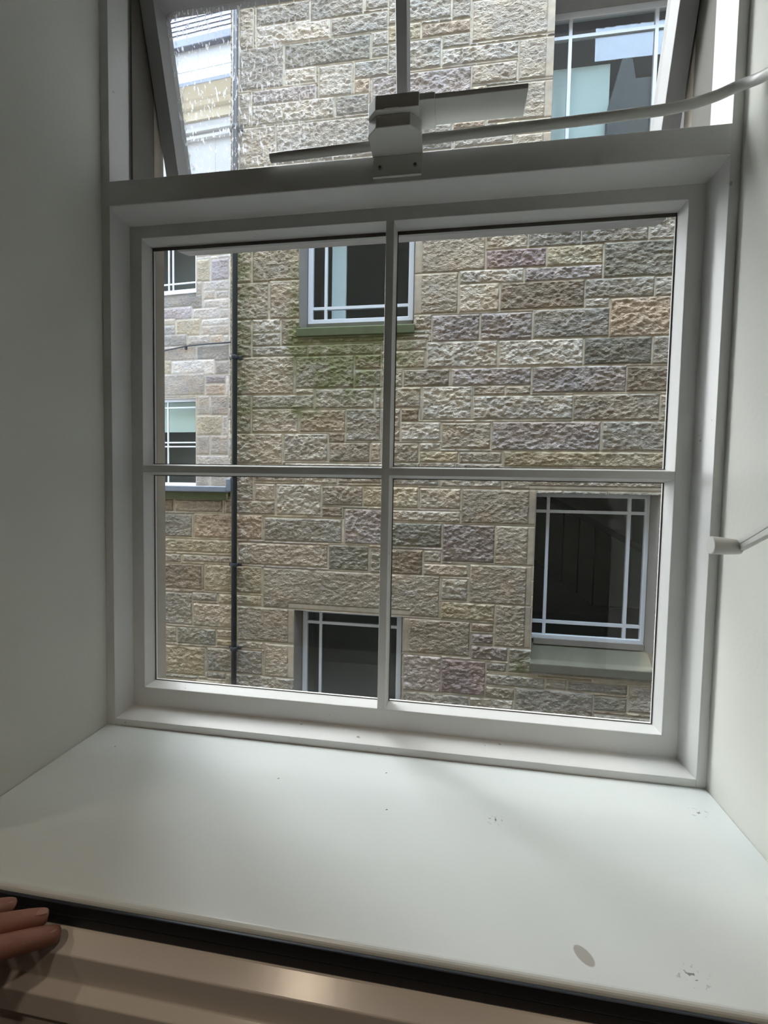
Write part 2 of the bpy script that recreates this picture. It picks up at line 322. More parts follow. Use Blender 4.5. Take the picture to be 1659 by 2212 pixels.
def sill_paint():
    """white gloss sill: scuffs, small dark specks and one bare oval patch"""
    m, n, l, b = new_mat('white_sill_paint')
    tc = n.new('ShaderNodeTexCoord')
    def math_(op, a, c):
        q = n.new('ShaderNodeMath'); q.operation = op
        for i, x in enumerate((a, c)):
            if isinstance(x, (int, float)): q.inputs[i].default_value = x
            else: l.new(x, q.inputs[i])
        return q.outputs[0]
    def mixc(fac, c1, c2):
        q = n.new('ShaderNodeMixRGB'); l.new(fac, q.inputs['Fac'])
        if isinstance(c1, tuple): q.inputs['Color1'].default_value = (*c1, 1)
        else: l.new(c1, q.inputs['Color1'])
        q.inputs['Color2'].default_value = (*c2, 1); return q.outputs['Color']
    def blob(x, y, rx, ry, rot, soft):
        mp = n.new('ShaderNodeMapping'); mp.vector_type = 'TEXTURE'
        mp.inputs['Location'].default_value = (x, y, 0); mp.inputs['Rotation'].default_value = (0, 0, rot)
        mp.inputs['Scale'].default_value = (rx, ry, 1)
        l.new(tc.outputs['Object'], mp.inputs[0])
        ln = n.new('ShaderNodeVectorMath'); ln.operation = 'LENGTH'; l.new(mp.outputs[0], ln.inputs[0])
        mr = n.new('ShaderNodeMapRange'); mr.inputs['From Min'].default_value = 1.0; mr.inputs['From Max'].default_value = 1.0 - soft
        l.new(ln.outputs['Value'], mr.inputs['Value']); return mr.outputs['Result']
    def specks(scale, thr):
        z = n.new('ShaderNodeTexNoise'); z.inputs['Scale'].default_value = scale; z.inputs['Detail'].default_value = 1.5
        l.new(tc.outputs['Object'], z.inputs['Vector'])
        mr = n.new('ShaderNodeMapRange'); mr.inputs['From Min'].default_value = thr; mr.inputs['From Max'].default_value = thr + 0.02
        l.new(z.outputs['Fac'], mr.inputs['Value']); return mr.outputs['Result']
    base = (0.715, 0.755, 0.75)
    c = mixc(specks(75, 0.80), base, (0.20, 0.20, 0.20))
    for (x, y, r) in ((0.692, -0.239, 0.016), (0.79, -0.047, 0.014), (0.56, -0.10, 0.012)):
        c = mixc(math_('MULTIPLY', specks(260, 0.60), blob(x, y, r, r * 0.7, 0.2, 0.8)), c, (0.22, 0.23, 0.24))
    c = mixc(blob(0.615, -0.2365, 0.0095, 0.0058, -0.95, 0.12), c, (0.42, 0.405, 0.37))
    for (x, y) in ((0.054, -0.05), (0.43, -0.04), (0.44, -0.105), (0.30, -0.075)):
        c = mixc(blob(x, y, 0.0016, 0.0008, 0.6, 0.3), c, (0.06, 0.06, 0.06))
    l.new(c, b.inputs['Base Color'])
    b.inputs['Roughness'].default_value = 0.30
    z = n.new('ShaderNodeTexNoise'); z.inputs['Scale'].default_value = 14; z.inputs['Detail'].default_value = 2
    l.new(tc.outputs['Object'], z.inputs['Vector'])
    bp = n.new('ShaderNodeBump'); bp.inputs['Strength'].default_value = 0.12; bp.inputs['Distance'].default_value = 0.003
    l.new(z.outputs['Fac'], bp.inputs['Height']); l.new(bp.outputs['Normal'], b.inputs['Normal'])
    return m
M['sill'] = sill_paint()

# ------------------------------------------------------------------ masonry walls with real relief
def vnoise(x, y, seed):
    tab = np.random.default_rng(seed).random((256, 256))
    xi = np.floor(x).astype(int); yi = np.floor(y).astype(int); u = x - xi; v = y - yi
    u = u * u * (3 - 2 * u); v = v * v * (3 - 2 * v)
    a = tab[yi % 256, xi % 256]; b = tab[yi % 256, (xi + 1) % 256]
    c = tab[(yi + 1) % 256, xi % 256]; d = tab[(yi + 1) % 256, (xi + 1) % 256]
    return (a * (1 - u) + b * u) * (1 - v) + (c * (1 - u) + d * u) * v - 0.5

PAL = {'b': (0.355, 0.305, 0.24), 'g': (0.3, 0.272, 0.228), 'w': (0.445, 0.4, 0.335), 'p': (0.325, 0.283, 0.256), 'o': (0.36, 0.285, 0.21), 'k': (0.268, 0.218, 0.162), 'y': (0.37, 0.318, 0.225), 'r': (0.305, 0.238, 0.22), 'd': (0.218, 0.203, 0.165), 'j': (0.362, 0.312, 0.245), 'B': (0.37, 0.325, 0.26)}

def stone_wall(name, xs, zs, text, holes, place, mat, parent, seed, tint=(1, 1, 1), amp=1.0, course=(0.2, 0.34), keep=None, moss=None, weights='bbbgggwpykkd'):
    """one mesh: grid xs * zs, every stone a block of its own relief and colour; holes = (x0,x1,z0,z1)"""
    rng = np.random.default_rng(seed)
    X, Z = np.meshgrid(xs, zs)
    lab = np.zeros(X.shape, int); kinds = ['b']; tone = [1.0]
    def put(x0, z0, x1, z1, k):
        i0, i1 = np.searchsorted(xs, (x0, x1)); j0, j1 = np.searchsorted(zs, (z0, z1))
        lab[j0:j1, i0:i1] = len(kinds); kinds.append(k); tone.append(1 + 0.10 * rng.standard_normal())
    z = zs[0] - 0.1
    while z < zs[-1]:
        h = rng.uniform(*course); x = xs[0] - rng.uniform(0, 0.5)
        while x < xs[-1]:
            w = rng.uniform(0.9, 2.6) * h; k = weights[rng.integers(len(weights))]
            if w > 1.6 * h and rng.random() < 0.25:
                put(x, z, x + w, z + h * 0.45, k); put(x, z + h * 0.45, x + w, z + h, weights[rng.integers(len(weights))])
            else: put(x, z, x + w, z + h, k)
            x += w
        z += h
    for s in text.split(';'):
        a, b, c, d, k = s.split(); put(float(a), float(b), float(c), float(d), k)
    kinds = np.array(kinds); tone = np.clip(np.array(tone), 0.8, 1.22)
    edge = np.zeros(lab.shape, bool)
    edge[:, 1:] |= lab[:, 1:] != lab[:, :-1]; edge[1:, :] |= lab[1:, :] != lab[:-1, :]
    dist = np.where(edge, 0, 9)
    for _ in range(6):
        for sl_a, sl_b in (((slice(None), slice(1, None)), (slice(None), slice(None, -1))),
                           ((slice(1, None), slice(None)), (slice(None, -1), slice(None)))):
            dist[sl_a] = np.minimum(dist[sl_a], dist[sl_b] + 1); dist[sl_b] = np.minimum(dist[sl_b], dist[sl_a] + 1)
    K = kinds[lab]
    sx = 0.37 * lab; sz = 0.61 * lab                         # every stone cut with its own pattern
    rock = (0.8 * vnoise(X / .054 + sx, Z / .030 + sz + X * 2.2, seed + 1) + 1.0 * vnoise(X / .030 + sz, Z / .020 + sx, seed + 2)
            + 0.45 * vnoise(X / .19 + sz, Z / .11 + sx, seed + 3))
    drop = 0.9 * vnoise(X / .044 + Z * 6 + sx, Z / .022 - X * 5 + sz, seed + 4) + 0.5 * vnoise(X / .028 + sz, Z / .018 + sx, seed + 5)
    fine = np.isin(K, ['j', 'B'])
    rough = np.where(fine, drop * 0.75, rock * np.where(np.isin(K, ['w', 'p', 'o', 'r']), 1.15, 0.95))
    ramp = np.clip((dist - 0.8) / 1.6, 0, 1)
    for (x0, x1, z0, z1) in holes:                            # dressed margins round the windows
        dx = np.maximum(np.maximum(x0 - X, X - x1), 0); dz = np.maximum(np.maximum(z0 - Z, Z - z1), 0)
        ramp = np.where(fine, ramp * np.clip((np.maximum(dx, dz) - 0.075) / 0.012, 0, 1), ramp)
    h = np.where(dist == 0, -0.007, np.where(dist == 1, 0.0, 0.002)) + ramp * (0.002 + 0.017 * amp * rough)
    col = np.array([PAL[k] for k in kinds])[lab] * tone[lab][..., None]
    col = col * (1 + 0.30 * vnoise(X / .33 + sx, Z / .2 + sz, seed + 6)[..., None])
    warm = vnoise(X / .22, Z / .15 + sx, seed + 7)[..., None]
    col = col * (1 + warm * np.array([0.10, 0.01, -0.10]))
    mort = np.array([.44, .40, .31])
    col = np.where((dist == 0)[..., None], mort, col)
    if moss is not None:
        mk = np.clip(moss(X, Z) * (1 + 1.6 * vnoise(X / .09, Z / .07, seed + 8)), 0, 0.85)[..., None]
        col = col * (1 - mk) + np.array([.155, .165, .075]) * mk
    col = np.clip(col * np.array(tint), 0.02, 0.85)
    P = place(X, Z, h)
    nz, nx = X.shape
    cx = 0.5 * (X[:-1, :-1] + X[1:, 1:]); cz = 0.5 * (Z[:-1, :-1] + Z[1:, 1:])
    ok = np.ones(cx.shape, bool)
    for (x0, x1, z0, z1) in holes: ok &= ~((cx > x0) & (cx < x1) & (cz > z0) & (cz < z1))
    if keep is not None: ok &= keep(cx, cz)
    idx = np.arange(nz * nx).reshape(nz, nx)
    q = np.stack([idx[:-1, :-1], idx[:-1, 1:], idx[1:, 1:], idx[1:, :-1]], -1)[ok].reshape(-1, 4)
    used = np.unique(q); remap = np.zeros(nz * nx, int); remap[used] = np.arange(len(used)); q = remap[q]
    V = P.reshape(-1, 3)[used].astype(np.float32); Cc = col.reshape(-1, 3)[used]; Aa = ramp.ravel()[used]
    me = bpy.data.meshes.new(name)
    me.vertices.add(len(V)); me.vertices.foreach_set('co', V.ravel())
    me.loops.add(q.size); me.loops.foreach_set('vertex_index', q.ravel().astype(np.int32))
    me.polygons.add(len(q)); me.polygons.foreach_set('loop_start', np.arange(0, q.size, 4, dtype=np.int32))
    me.polygons.foreach_set('use_smooth', np.ones(len(q), bool))
    me.update(calc_edges=True)
    at = me.attributes.new('stone', 'FLOAT_COLOR', 'POINT')
    at.data.foreach_set('color', np.concatenate([Cc, Aa[:, None]], 1).astype(np.float32).ravel())
    me.materials.append(mat)
    o = bpy.data.objects.new(name, me); COL.objects.link(o)
    adopt(o, parent)
    return o

# ================================================================== the setting: the room and its window
W = 0.8214                                   # width of the window recess
def struct(name, mb, mat, label=None, cat=None, bevel=0):
    return tag(mb.build(name, mat, bevel=bevel), label, cat, kind='structure')

struct('floor', MB().box(-2.3, 3.3, -3.7, -0.25, -0.85, -0.75), M['carpet'], 'dark floor of the room behind the viewer', 'floor')
struct('ceiling', MB().box(-2.3, 3.3, -3.7, 0.0878, 1.4, 1.5), M['room'], 'cream ceiling of the room with recessed downlights', 'ceiling')
struct('wall_back', MB().box(-2.3, 3.3, -3.7, -3.6, -0.75, 1.4), M['room'], 'cream wall at the back of the room', 'wall')
struct('wall_west', MB().box(-2.3, -2.2, -3.6, -0.25, -0.75, 1.4), M['room'], 'cream side wall of the room far left', 'wall')
struct('wall_east', MB().box(3.2, 3.3, -3.6, -0.25, -0.75, 1.4), M['room'], 'cream side wall of the room far right', 'wall')
struct('wall_left', MB().box(-2.3, 0, -0.25, 0.0878, -0.75, 1.4), M['wall'], 'pale painted reveal wall left of the window', 'wall', 0.003)
struct('wall_right', MB().box(W, 3.3, -0.25, 0.0878, -0.75, 1.4), M['wall'], 'pale painted reveal wall right of the window, behind the white crank', 'wall', 0.003)
struct('wall_front', MB().box(0, W, -0.25, 0.0878, 1.17, 1.4).box(0, W, -0.24, 0.0878, -0.75, -0.0135), M['wall'],
       'painted wall above and below the window recess', 'wall')

# window: fixed four-pane light below, top-hung light above standing open
win = empty('window_1', (W / 2, 0.03, 0), 'white painted timber window with four fixed panes and an open top light', 'window', kind='structure')
OY = 0.113                                   # outer face of the house wall
jl = [(0, 0), (.0132, 0), (0.0163, .036), (0.0163, .0366), (.0110, .0366), (.0110, .0386), (.0170, .0386), (.0170, .0874), (0, .0874)]
jr = [(W, 0), (.8101, 0), (0.804, .036), (0.804, .0366), (.8105, .0366), (.8105, .0386), (.8095, .0386), (.8095, .0874), (W, .0874)]
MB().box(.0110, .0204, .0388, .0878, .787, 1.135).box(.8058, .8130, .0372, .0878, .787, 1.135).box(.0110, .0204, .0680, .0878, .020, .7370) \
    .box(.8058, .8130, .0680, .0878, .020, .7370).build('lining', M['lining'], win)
MB().box(.0120, .0204, .0882, .1132, .012, 1.145).box(.8058, .8140, .0882, .1132, .012, 1.145).build('outer_jamb', M['edge_stone'], win, bevel=0.003)
fr = MB().prism(jl, 'z', -.0125, 1.17).prism(jr, 'z', -.0125, 1.17)
fr.prism([(0.0004, 0.0005), (0.0004, .0101), (.036, 0.0145), (.0874, 0.0145), (.0874, -.012), (.002, -.012)], 'x', 0.0002, W - 0.0002)
fr.prism([(0.0004, 1.135), (0.0004, 1.17), (.0874, 1.17), (.0874, 1.135)], 'x', 0.0002, W - 0.0002)
fr.build('frame', M['gloss'], win, bevel=0.0016)
tr = MB().prism([(-.0004, .7525), (-.0004, .787), (.0874, .787), (.0874, 0.7446), (.036, 0.7446)], 'x', 0.0125, .8108)
tr.build('transom_rail', M['gloss'], win, bevel=0.0012)
XA, XB, ZA, ZB = 0.0163 - .001, 0.804 + .001, 0.0145 - .001, 0.7446 + .001
sash = MB().ring([(XA, XB, ZA, ZB, .0362), (0.0354, 0.7844, 0.044, 0.7269, .0362), (0.0372, 0.7814, 0.0464, 0.7243, .060),
                  (0.0372, 0.7814, 0.0464, 0.7243, .066), (XA, XB, ZA, ZB, .066)], close=True)
sash = sash.build('fixed_sash', M['gloss'], win, bevel=0.0009)
MB().prism([(0.4044, .0365), (0.4156, .0365), (0.4178, .060), (0.402, .060)], 'z', 0.044 - .003, 0.7269 + .003).build('glazing_bar', M['gloss'], sash, bevel=0.0007)
MB().prism([(.0367, 0.3797), (.0367, 0.3902), (.060, 0.3932), (.060, 0.3762)], 'x', 0.0354 - .003, 0.7844 + .003).build('glazing_bar', M['gloss'], sash, bevel=0.0007)
MB().box(0.0372 - .0006, 0.7814 + .0006, .0600, .0620, 0.0464 - .0006, 0.7243 + .0006).build('pane', M['pane'], sash)
pt = MB()
for (x0, x1) in ((0.0372, 0.402), (0.4178, 0.7814)):
    for (z0, z1) in ((0.0464, 0.3762), (0.3932, 0.7243)):
        top = 0.0045 if z1 > 0.6 else 0.0012
        pt.box(x0, x1, .0588, .060, z1 - top, z1).box(x0, x0 + .0012, .0588, .060, z0, z1).box(x1 - .0012, x1, .0588, .060, z0, z1)
        pt.box(x0, x1, .0588, .060, z0, z0 + .0009)
pt.build('putty', M['putty'], sash)

ca, sa = math.cos(math.radians(16.25)), math.sin(math.radians(16.25))
def tilt(p):                                  # (x, depth n, distance t below the hinge) -> world
    x, n_, t = p
    return (x, .0400 + t * sa + n_ * ca, 1.127 - t * ca + n_ * sa)
class TMB(MB):
    def build(self, *a, **k):
        self.v = [tilt(p) for p in self.v]; return MB.build(self, *a, **k)
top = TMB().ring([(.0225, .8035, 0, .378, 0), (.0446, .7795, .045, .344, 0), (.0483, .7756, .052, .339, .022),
                  (.0483, .7756, .052, .339, .036), (.0225, .8035, 0, .378, .036)], close=True).build('opening_sash', M['gloss_grey'], win, bevel=0.0007)
TMB().prism([(.4072, .001), (.4226, .001), (.4256, .022), (.4042, .022)], 'z', .043, .344).build('glazing_bar', M['gloss_grey'], top, bevel=0.0006)
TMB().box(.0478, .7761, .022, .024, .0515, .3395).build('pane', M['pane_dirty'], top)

# sill, the strip on its front edge, the moulding under it
arc = [(-.2555 - .005 * math.sin(a), -.005 + .005 * math.cos(a)) for a in [k * math.pi / 12 for k in range(0, 7)]]
tag(MB().prism([(-.001, 0)] + arc + [(-.2605, -.0125), (-.001, -.0125)], 'x', .0008, W - .0008).build('window_sill', M['sill']),
    'deep white painted window sill with scuffs and a bare oval patch', 'window sill', kind='structure')
tag(MB().box(-.03, W + .03, -.2645, -.2508, -.0221, -.0128).box(-.03, W + .03, -.2645, -.2612, -.0128, -.0028).build('edging_strip', M['rubber'], bevel=0.0009),
    'navy black rubber strip along the front edge of the white sill', 'edging strip')
struct('trim_1', MB().prism([(-.25, -.0224), (-.2645, -.0224), (-.2782, -.0320), (-.2782, -.0545), (-.2868, -.0605), (-.2868, -.080), (-.280, -.086), (-.280, -.74), (-.25, -.74)],
                            'x', -.6, W + .6), M['gloss_in'], 'cream gloss moulding with two sloping ledges below the black strip', 'moulding', 0.0010)

# chain opener on the transom
op = empty('window_opener', (.424, -.005, .775), 'white chain opener box screwed to the transom in the middle of the window', 'window opener')
MB().box(.3925, .4548, -.0034, -.0006, .7592, .7840).box(.3925, .4548, -.0048, -.0006, .7580, .7598).build('bracket', M['plastic'], op, bevel=0.0005)
pl = [(.3915, -.0008), (.3915, -.036), (.4035, -.0485), (.4440, -.0485), (.4558, -.036), (.4558, -.0008)]
MB().prism(pl, 'z', .7842, .7985).build('gear_box', M['plastic'], op, bevel=0.0008)
pu = [(.3935, -.0008), (.3935, -.044), (.4040, -.0555), (.4545, -.0555), (.4545, -.0008)]
MB().prism(pu, 'z', .7986, .8150).build('cover', M['plastic'], op, bevel=0.0008)
MB().box(.4145, .4315, -.0563, -.0552, .7990, .8000).build('latch', M['plastic'], op, bevel=0.0003)
MB().box(.4543, .4720, -.0510, -.0075, .8085, .8160).box(.4543, .5760, -.0480, -.0095, .8105, .8165).build('chain_case', M['plastic'], op, bevel=0.0007)
for sx in (.4016, .4463):
    s = MB(); s.tube([(sx, -.0032, .7702), (sx, -.0046, .7702)], .0026, 16)
    sc_ = s.build('screw', M['steel'], op)
    MB().box(sx - .0018, sx + .0018, -.0049, -.0044, .7698, .7706).box(sx - .0004, sx + .0004, -.0049, -.0044, .7684, .7720).build('screw_slot', M['cable'], sc_)
ct = MB().tube(spline([(.2585, -.0125, .7885), (.40, -.0125, .7915), (.52, -.0125, .7945), (.62, -.0125, .7965), (.70, -.0125, .7985), (.745, -.013, .8005),
                       (.780, -.015, .8060), (.800, -.021, .8095), (.8115, -.040, .8010), (.8135, -.072, .7820), (.8135, -.12, .735), (.8135, -.165, .62), (.8135, -.19, .44)], 8), .0056, 16)
tag(ct.build('cable_tube', M['plastic']), 'white cable conduit running through the opener box and bending onto the right wall', 'conduit')

# winding handle on the right reveal
wh = empty('winding_handle', (.8, -.19, .36), 'white winding crank with round knob on the right reveal wall', 'winding handle')
kx = [(.7655, -.0875, .3096), (.7662, -.0875, .3096), (.775, -.0872, .3092), (.788, -.0868, .3086), (.7935, -.0866, .3083)]
MB().tube(kx, [.0084, .0091, .0089, .0078, .0070], 24).build('knob', M['plastic'], wh, bevel=0.0006)
def bar(p, q, r0, r1, off):
    p, q = Vector(p), Vector(q); t = (q - p).normalized(); sd = Vector((1, 0, 0)).cross(t).normalized(); vs = []
    for c, r in ((p, r0), (q, r1)):
        for (a, b) in ((-1, -1), (1, -1), (1, 1), (-1, 1)): vs.append(c + sd * (off * r + a * r * 0.47) + Vector((b * 0.003, 0, 0)))
    return MB().add(vs, [(0, 1, 2, 3), (4, 7, 6, 5), (0, 4, 5, 1), (1, 5, 6, 2), (2, 6, 7, 3), (3, 7, 4, 0)])
ar = bar((.792, -.0845, .3072), (.795, -.190, .3640), .0050, .0088, .5)
ar2 = bar((.792, -.0845, .3072), (.795, -.190, .3640), .0050, .0088, -.5)
ar.add(ar2.v, ar2.f).build('crank_arm', M['plastic'], wh, bevel=0.0008)
MB().box(.8005, W - .0003, -.215, -.165, .335, .435).build('winder_plate', M['plastic'], wh, bevel=0.003)
MB().tube([(.790, -.19, .364), (.802, -.19, .364)], .010, 20).build('hub', M['plastic'], wh)

# ================================================================== outside: own house front, alley, buildings opposite
OUT_TOP = 9.8
fa = MB().box(-1.4, .0119, .088, OY, -3.6, OUT_TOP).box(-14, -1.4, .088, OY, -3.6, 30.0).box(-16, -14, .088, 10, -3.6, 15.0).box(.8141, 3.05, .088, OY, -3.6, OUT_TOP).box(3.05, 9, .088, OY, -3.6, 8.9)  # tall left stretch and left end block are unseen, added to block sky
fa.box(.0119, .8141, .088, OY, -3.6, .012).box(.0119, .8141, .088, OY, 1.145, OUT_TOP)
fa.box(4.6, 9, OY, 4.40, -3.6, 16.0)  # unseen right wing, added to shut out sky from that side
struct('wall_exterior', fa, M['facade'], 'rough stone outer face of the house around the window, with added sky-blocking wings', 'wall')
struct('ground', MB().box(-12, 12, OY, 12, -3.7, -3.6), M['tarmac'], 'paved alley floor between the buildings', 'ground')

YW = 4.5
NB = empty('sandstone_building', (0.3, YW, -3.6), 'tall brown rock-faced sandstone building across the alley with white margin-pane windows', 'building')
HOLES = [(-1.306, .024, 2.15, 3.85), (1.402, 2.645, -1.52, .355), (-1.331, -.03, -3.2, -1.095), (1.418, 2.72, 3.42, 5.445)]
NB_TOP = 13.0
fx = np.concatenate([np.arange(-8, -3.2, .06), np.arange(-3.2, 3.4, .008), np.arange(3.4, 9, .06)])
fz = np.concatenate([np.arange(-3.6, -2.35, .05), np.arange(-2.35, 6.0, .008), np.arange(6.0, NB_TOP, .08)])
def near_place(X, Z, h): return np.stack([X, YW - h, Z], -1)
def near_keep(x, z): return (x > -2.154) | (z < .205)
def near_moss(x, z):
    g = lambda a, b: np.exp(-(a / b) ** 2)
    m = 0.62 * g(x + 2.12, .24) * np.clip((z - .2) / 1.2, 0, 1) * np.clip((4.6 - z) / 1.2, 0.15, 1)
    m += 1.0 * g(z - 2.03, .22) * np.clip((x + 1.5) / .2, 0, 1) * np.clip((.10 - x) / .15, 0, 1)
    m += 0.75 * g(z - 1.65, .30) * g(x + .75, .55) + 0.45 * g(z - 2.5, .55) * g(x + 1.36, .09)
    m += 0.55 * g(z - 1.25, .10) * g(x + 1.4, .45) + 0.6 * g(x - 1.30, .10) * g(z + 1.62, .16)
    return m
stone_wall('wall', fx, fz, NEAR, HOLES, near_place, M['stone'], NB, 11, tint=(1.20, 1.15, 1.08), keep=near_keep, moss=near_moss)
MB().quad((-2.154, YW + .012, .2), (-2.154, 9.6, .2), (-2.154, 9.6, NB_TOP), (-2.154, YW + .012, NB_TOP)) \
    .box(-2.154, 9, YW + .02, 9.6, NB_TOP - .1, NB_TOP).build('side_wall', M['reveal'], NB)
MB().box(-9, -2.16, YW + .02, 9.7, .12, .24).build('flat_roof', M['tarmac'], NB)
MB().box(-9, -2.185, YW - .045, YW + .10, .198, .292).build('parapet_stone', M['moss'], NB, bevel=0.006)
lf = MB().box(-9, -2.17, YW - .075, YW + .14, .290, .362)
lf.box(-2.175, -2.10, YW - .075, YW + .06, .300, .455).box(-2.125, -2.085, YW - .075, YW + .06, .445, .475)
lf.build('flashing', M['lead'], NB, bevel=0.012)

def outer_window(parent, x0, x1, z0, z1, vb, hb, y=YW, sill=True, depth=.16, sl=.05, sr=.025, tf=None, pane='pane_out', room=1.3, frame=.062, label=None, glaze=True):
    """white margin-pane window in a stone opening: window > jamb stones, bars, pane, dim room behind"""
    def B(mb, *a, **k):
        if tf: mb.v = [tf(p) for p in mb.v]
        return mb.build(*a, **k)
    yf = y + depth; a0, a1 = x0 + sl, x1 - sr
    w = MB().ring([(a0, a1, z0, z1, yf), (a0 + frame, a1 - frame, z0 + frame * 1.3, z1 - frame, yf), (a0 + frame, a1 - frame, z0 + frame * 1.3, z1 - frame, yf + .05),
                   (a0, a1, z0, z1, yf + .05)], close=True)
    w = B(w, 'window', M['white_out'], parent, bevel=0.006)
    if label: w['label'] = label
    b = .017
    for x in vb: B(MB().box(x - b, x + b, yf + .008, yf + .045, z0 + .03, z1 - .03), 'glazing_bar', M['white_out'], w)
    for z in hb: B(MB().box(a0 + .02, a1 - .02, yf + .010, yf + .045, z - b, z + b), 'glazing_bar', M['white_out'], w)
    if glaze: B(MB().box(a0 + .02, a1 - .02, yf + .025, yf + .030, z0 + .02, z1 - .02), 'pane', M[pane], w)
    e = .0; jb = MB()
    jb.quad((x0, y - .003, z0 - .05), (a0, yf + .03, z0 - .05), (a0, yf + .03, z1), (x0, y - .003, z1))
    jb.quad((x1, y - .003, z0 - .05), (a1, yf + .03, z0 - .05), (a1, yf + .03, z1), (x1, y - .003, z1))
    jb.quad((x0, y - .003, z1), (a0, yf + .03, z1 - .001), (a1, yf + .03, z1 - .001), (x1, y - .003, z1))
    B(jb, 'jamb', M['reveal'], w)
    r = MB(); X0, X1, Z0, Z1, Y0, Y1 = a0 - .25, a1 + .25, z0 - .3, z1 + .2, yf + .05, yf + room
    r.quad((X0, Y0, Z0), (X0, Y1, Z0), (X0, Y1, Z1), (X0, Y0, Z1)).quad((X1, Y0, Z0), (X1, Y1, Z0), (X1, Y1, Z1), (X1, Y0, Z1))
    r.quad((X0, Y1, Z0), (X1, Y1, Z0), (X1, Y1, Z1), (X0, Y1, Z1)).quad((X0, Y0, Z1), (X1, Y0, Z1), (X1, Y1, Z1), (X0, Y1, Z1))
    r.quad((X0, Y0, Z0), (X1, Y0, Z0), (X1, Y1, Z0), (X0, Y1, Z0))
    for (p, q, s, t) in ((X0, a0, Z0, Z1), (a1, X1, Z0, Z1), (a0, a1, z1, Z1), (a0, a1, Z0, z0)):
        r.quad((p, Y0, s), (q, Y0, s), (q, Y0, t), (p, Y0, t))
    B(r, 'interior', M['dark_room'], w, fix=False)
    return w

outer_window(NB, -1.306, .024, 2.275, 3.85, (-1.04, -.235), (2.485, 3.60), label='white window with a mossy green stone sill')
MB().prism([(YW - .035, 2.10), (YW - .035, 2.19), (YW + .02, 2.215), (YW + .20, 2.275), (YW + .20, 2.10)], 'x', -1.33, .035).build('stone_sill', M['moss'], NB, bevel=0.006)
MB().box(-1.256, -.003, YW + .135, YW + .17, 2.225, 2.30).build('timber_sill', M['sillstone'], NB, bevel=0.004)
outer_window(NB, 1.402, 2.645, -1.30, .355, (1.563, 2.414), (.152, -1.10), sl=-.05, sr=.027, frame=.044, label='white window beside a weathered stone sill, a stair behind its glass')
MB().prism([(YW - .04, -1.615), (YW - .04, -1.515), (YW + .03, -1.49), (YW + .20, -1.32), (YW + .20, -1.615)], 'x', 1.385, 2.66).build('stone_sill', M['sillstone'], NB, bevel=0.008)
MB().box(1.45, 2.62, YW + .145, YW + .18, -1.355, -1.285).build('timber_sill', M['reveal'], NB, bevel=0.004)
outer_window(NB, -1.331, -.03, -3.2, -1.095, (-1.055, -.30), (-1.28,), label='white window under a long stone lintel')
outer_window(NB, 1.418, 2.72, 3.42, 5.445, (1.612, 2.464), (5.20, 3.66), sl=-.05, sr=.03, frame=.07, label='white upper window reflecting blue sky')

# things and reflection stand-ins behind those windows
tag(MB().box(-1.005, -.83, YW + .30, YW + .34, 2.30, 3.7).build('curtain', M['curtain'], bevel=0.004),
    'narrow pale curtain hanging inside the window with the mossy sill', 'curtain')
bl = MB().prism([(1.40, YW + .33), (2.07, YW + .33), (2.07, YW + .345), (1.40, YW + .345)], 'z', 3.45, 5.02)  # added panel, its pale colour imitates a reflection in the glass
tag(bl.build('pale_reflection_panel', M['blind'], bevel=0.002), 'pale green panel standing in for a reflection in the upper window', 'blind')
pn = MB().prism([(2.03, 3.45), (2.42, 3.45), (2.46, 4.75), (2.30, 4.75), (2.26, 4.95), (2.16, 4.98), (2.03, 4.45)], 'y', YW + .22, YW + .30)  # added cut-out board imitating a dark mirrored silhouette
tag(pn.build('dark_reflection_panel', M['dark_wood'], bevel=0.004), 'dark board standing in for a mirrored shape in the upper window', 'board')
st = empty('staircase', (2.0, YW + .8, -1.6), 'dark staircase with sloping handrail behind the window above the weathered sill', 'staircase')
MB().prism([(1.50, .42), (3.05, -.42), (3.05, -.50), (1.50, .34)], 'y', YW + .62, YW + .68).build('handrail', M['dark_wood'], st)
MB().prism([(1.30, -.30), (2.25, -1.02), (3.1, -1.02), (3.1, -1.6), (1.30, -1.6)], 'y', YW + .70, YW + .74).build('stringer', M['dark_wood'], st)
for k in range(7):
    bx_ = 1.66 + k * .185; zt = .40 - (bx_ - 1.5) * .542
    MB().tube([(bx_, YW + .65, zt), (bx_, YW + .65, max(-.58 - (bx_ - 1.66) * .75, -1.05))], .010, 8).build('baluster', M['dark_wood'], st)
MB().box(1.2, 3.0, YW + 1.30, YW + 1.34, -1.6, .45).build('wall_panel', M['reveal'], st)

# drainpipe at the corner
dp = empty('drainpipe', (-2.06, YW - .06, -3.6), 'black iron drainpipe running down the mossy building corner', 'drainpipe')
PX = -2.062
MB().tube([(PX, YW - .075, -3.5), (PX, YW - .075, NB_TOP)], .032, 16).build('pipe', M['iron'], dp)
for zc in (5.9, 4.45, 1.87, -.575, -1.59, -2.9):
    MB().tube([(PX, YW - .075, zc - .022), (PX, YW - .075, zc + .022)], .044, 16).box(PX - .075, PX + .075, YW - .055, YW - .02, zc - .018, zc + .018).build('bracket', M['iron'], dp, bevel=0.004)

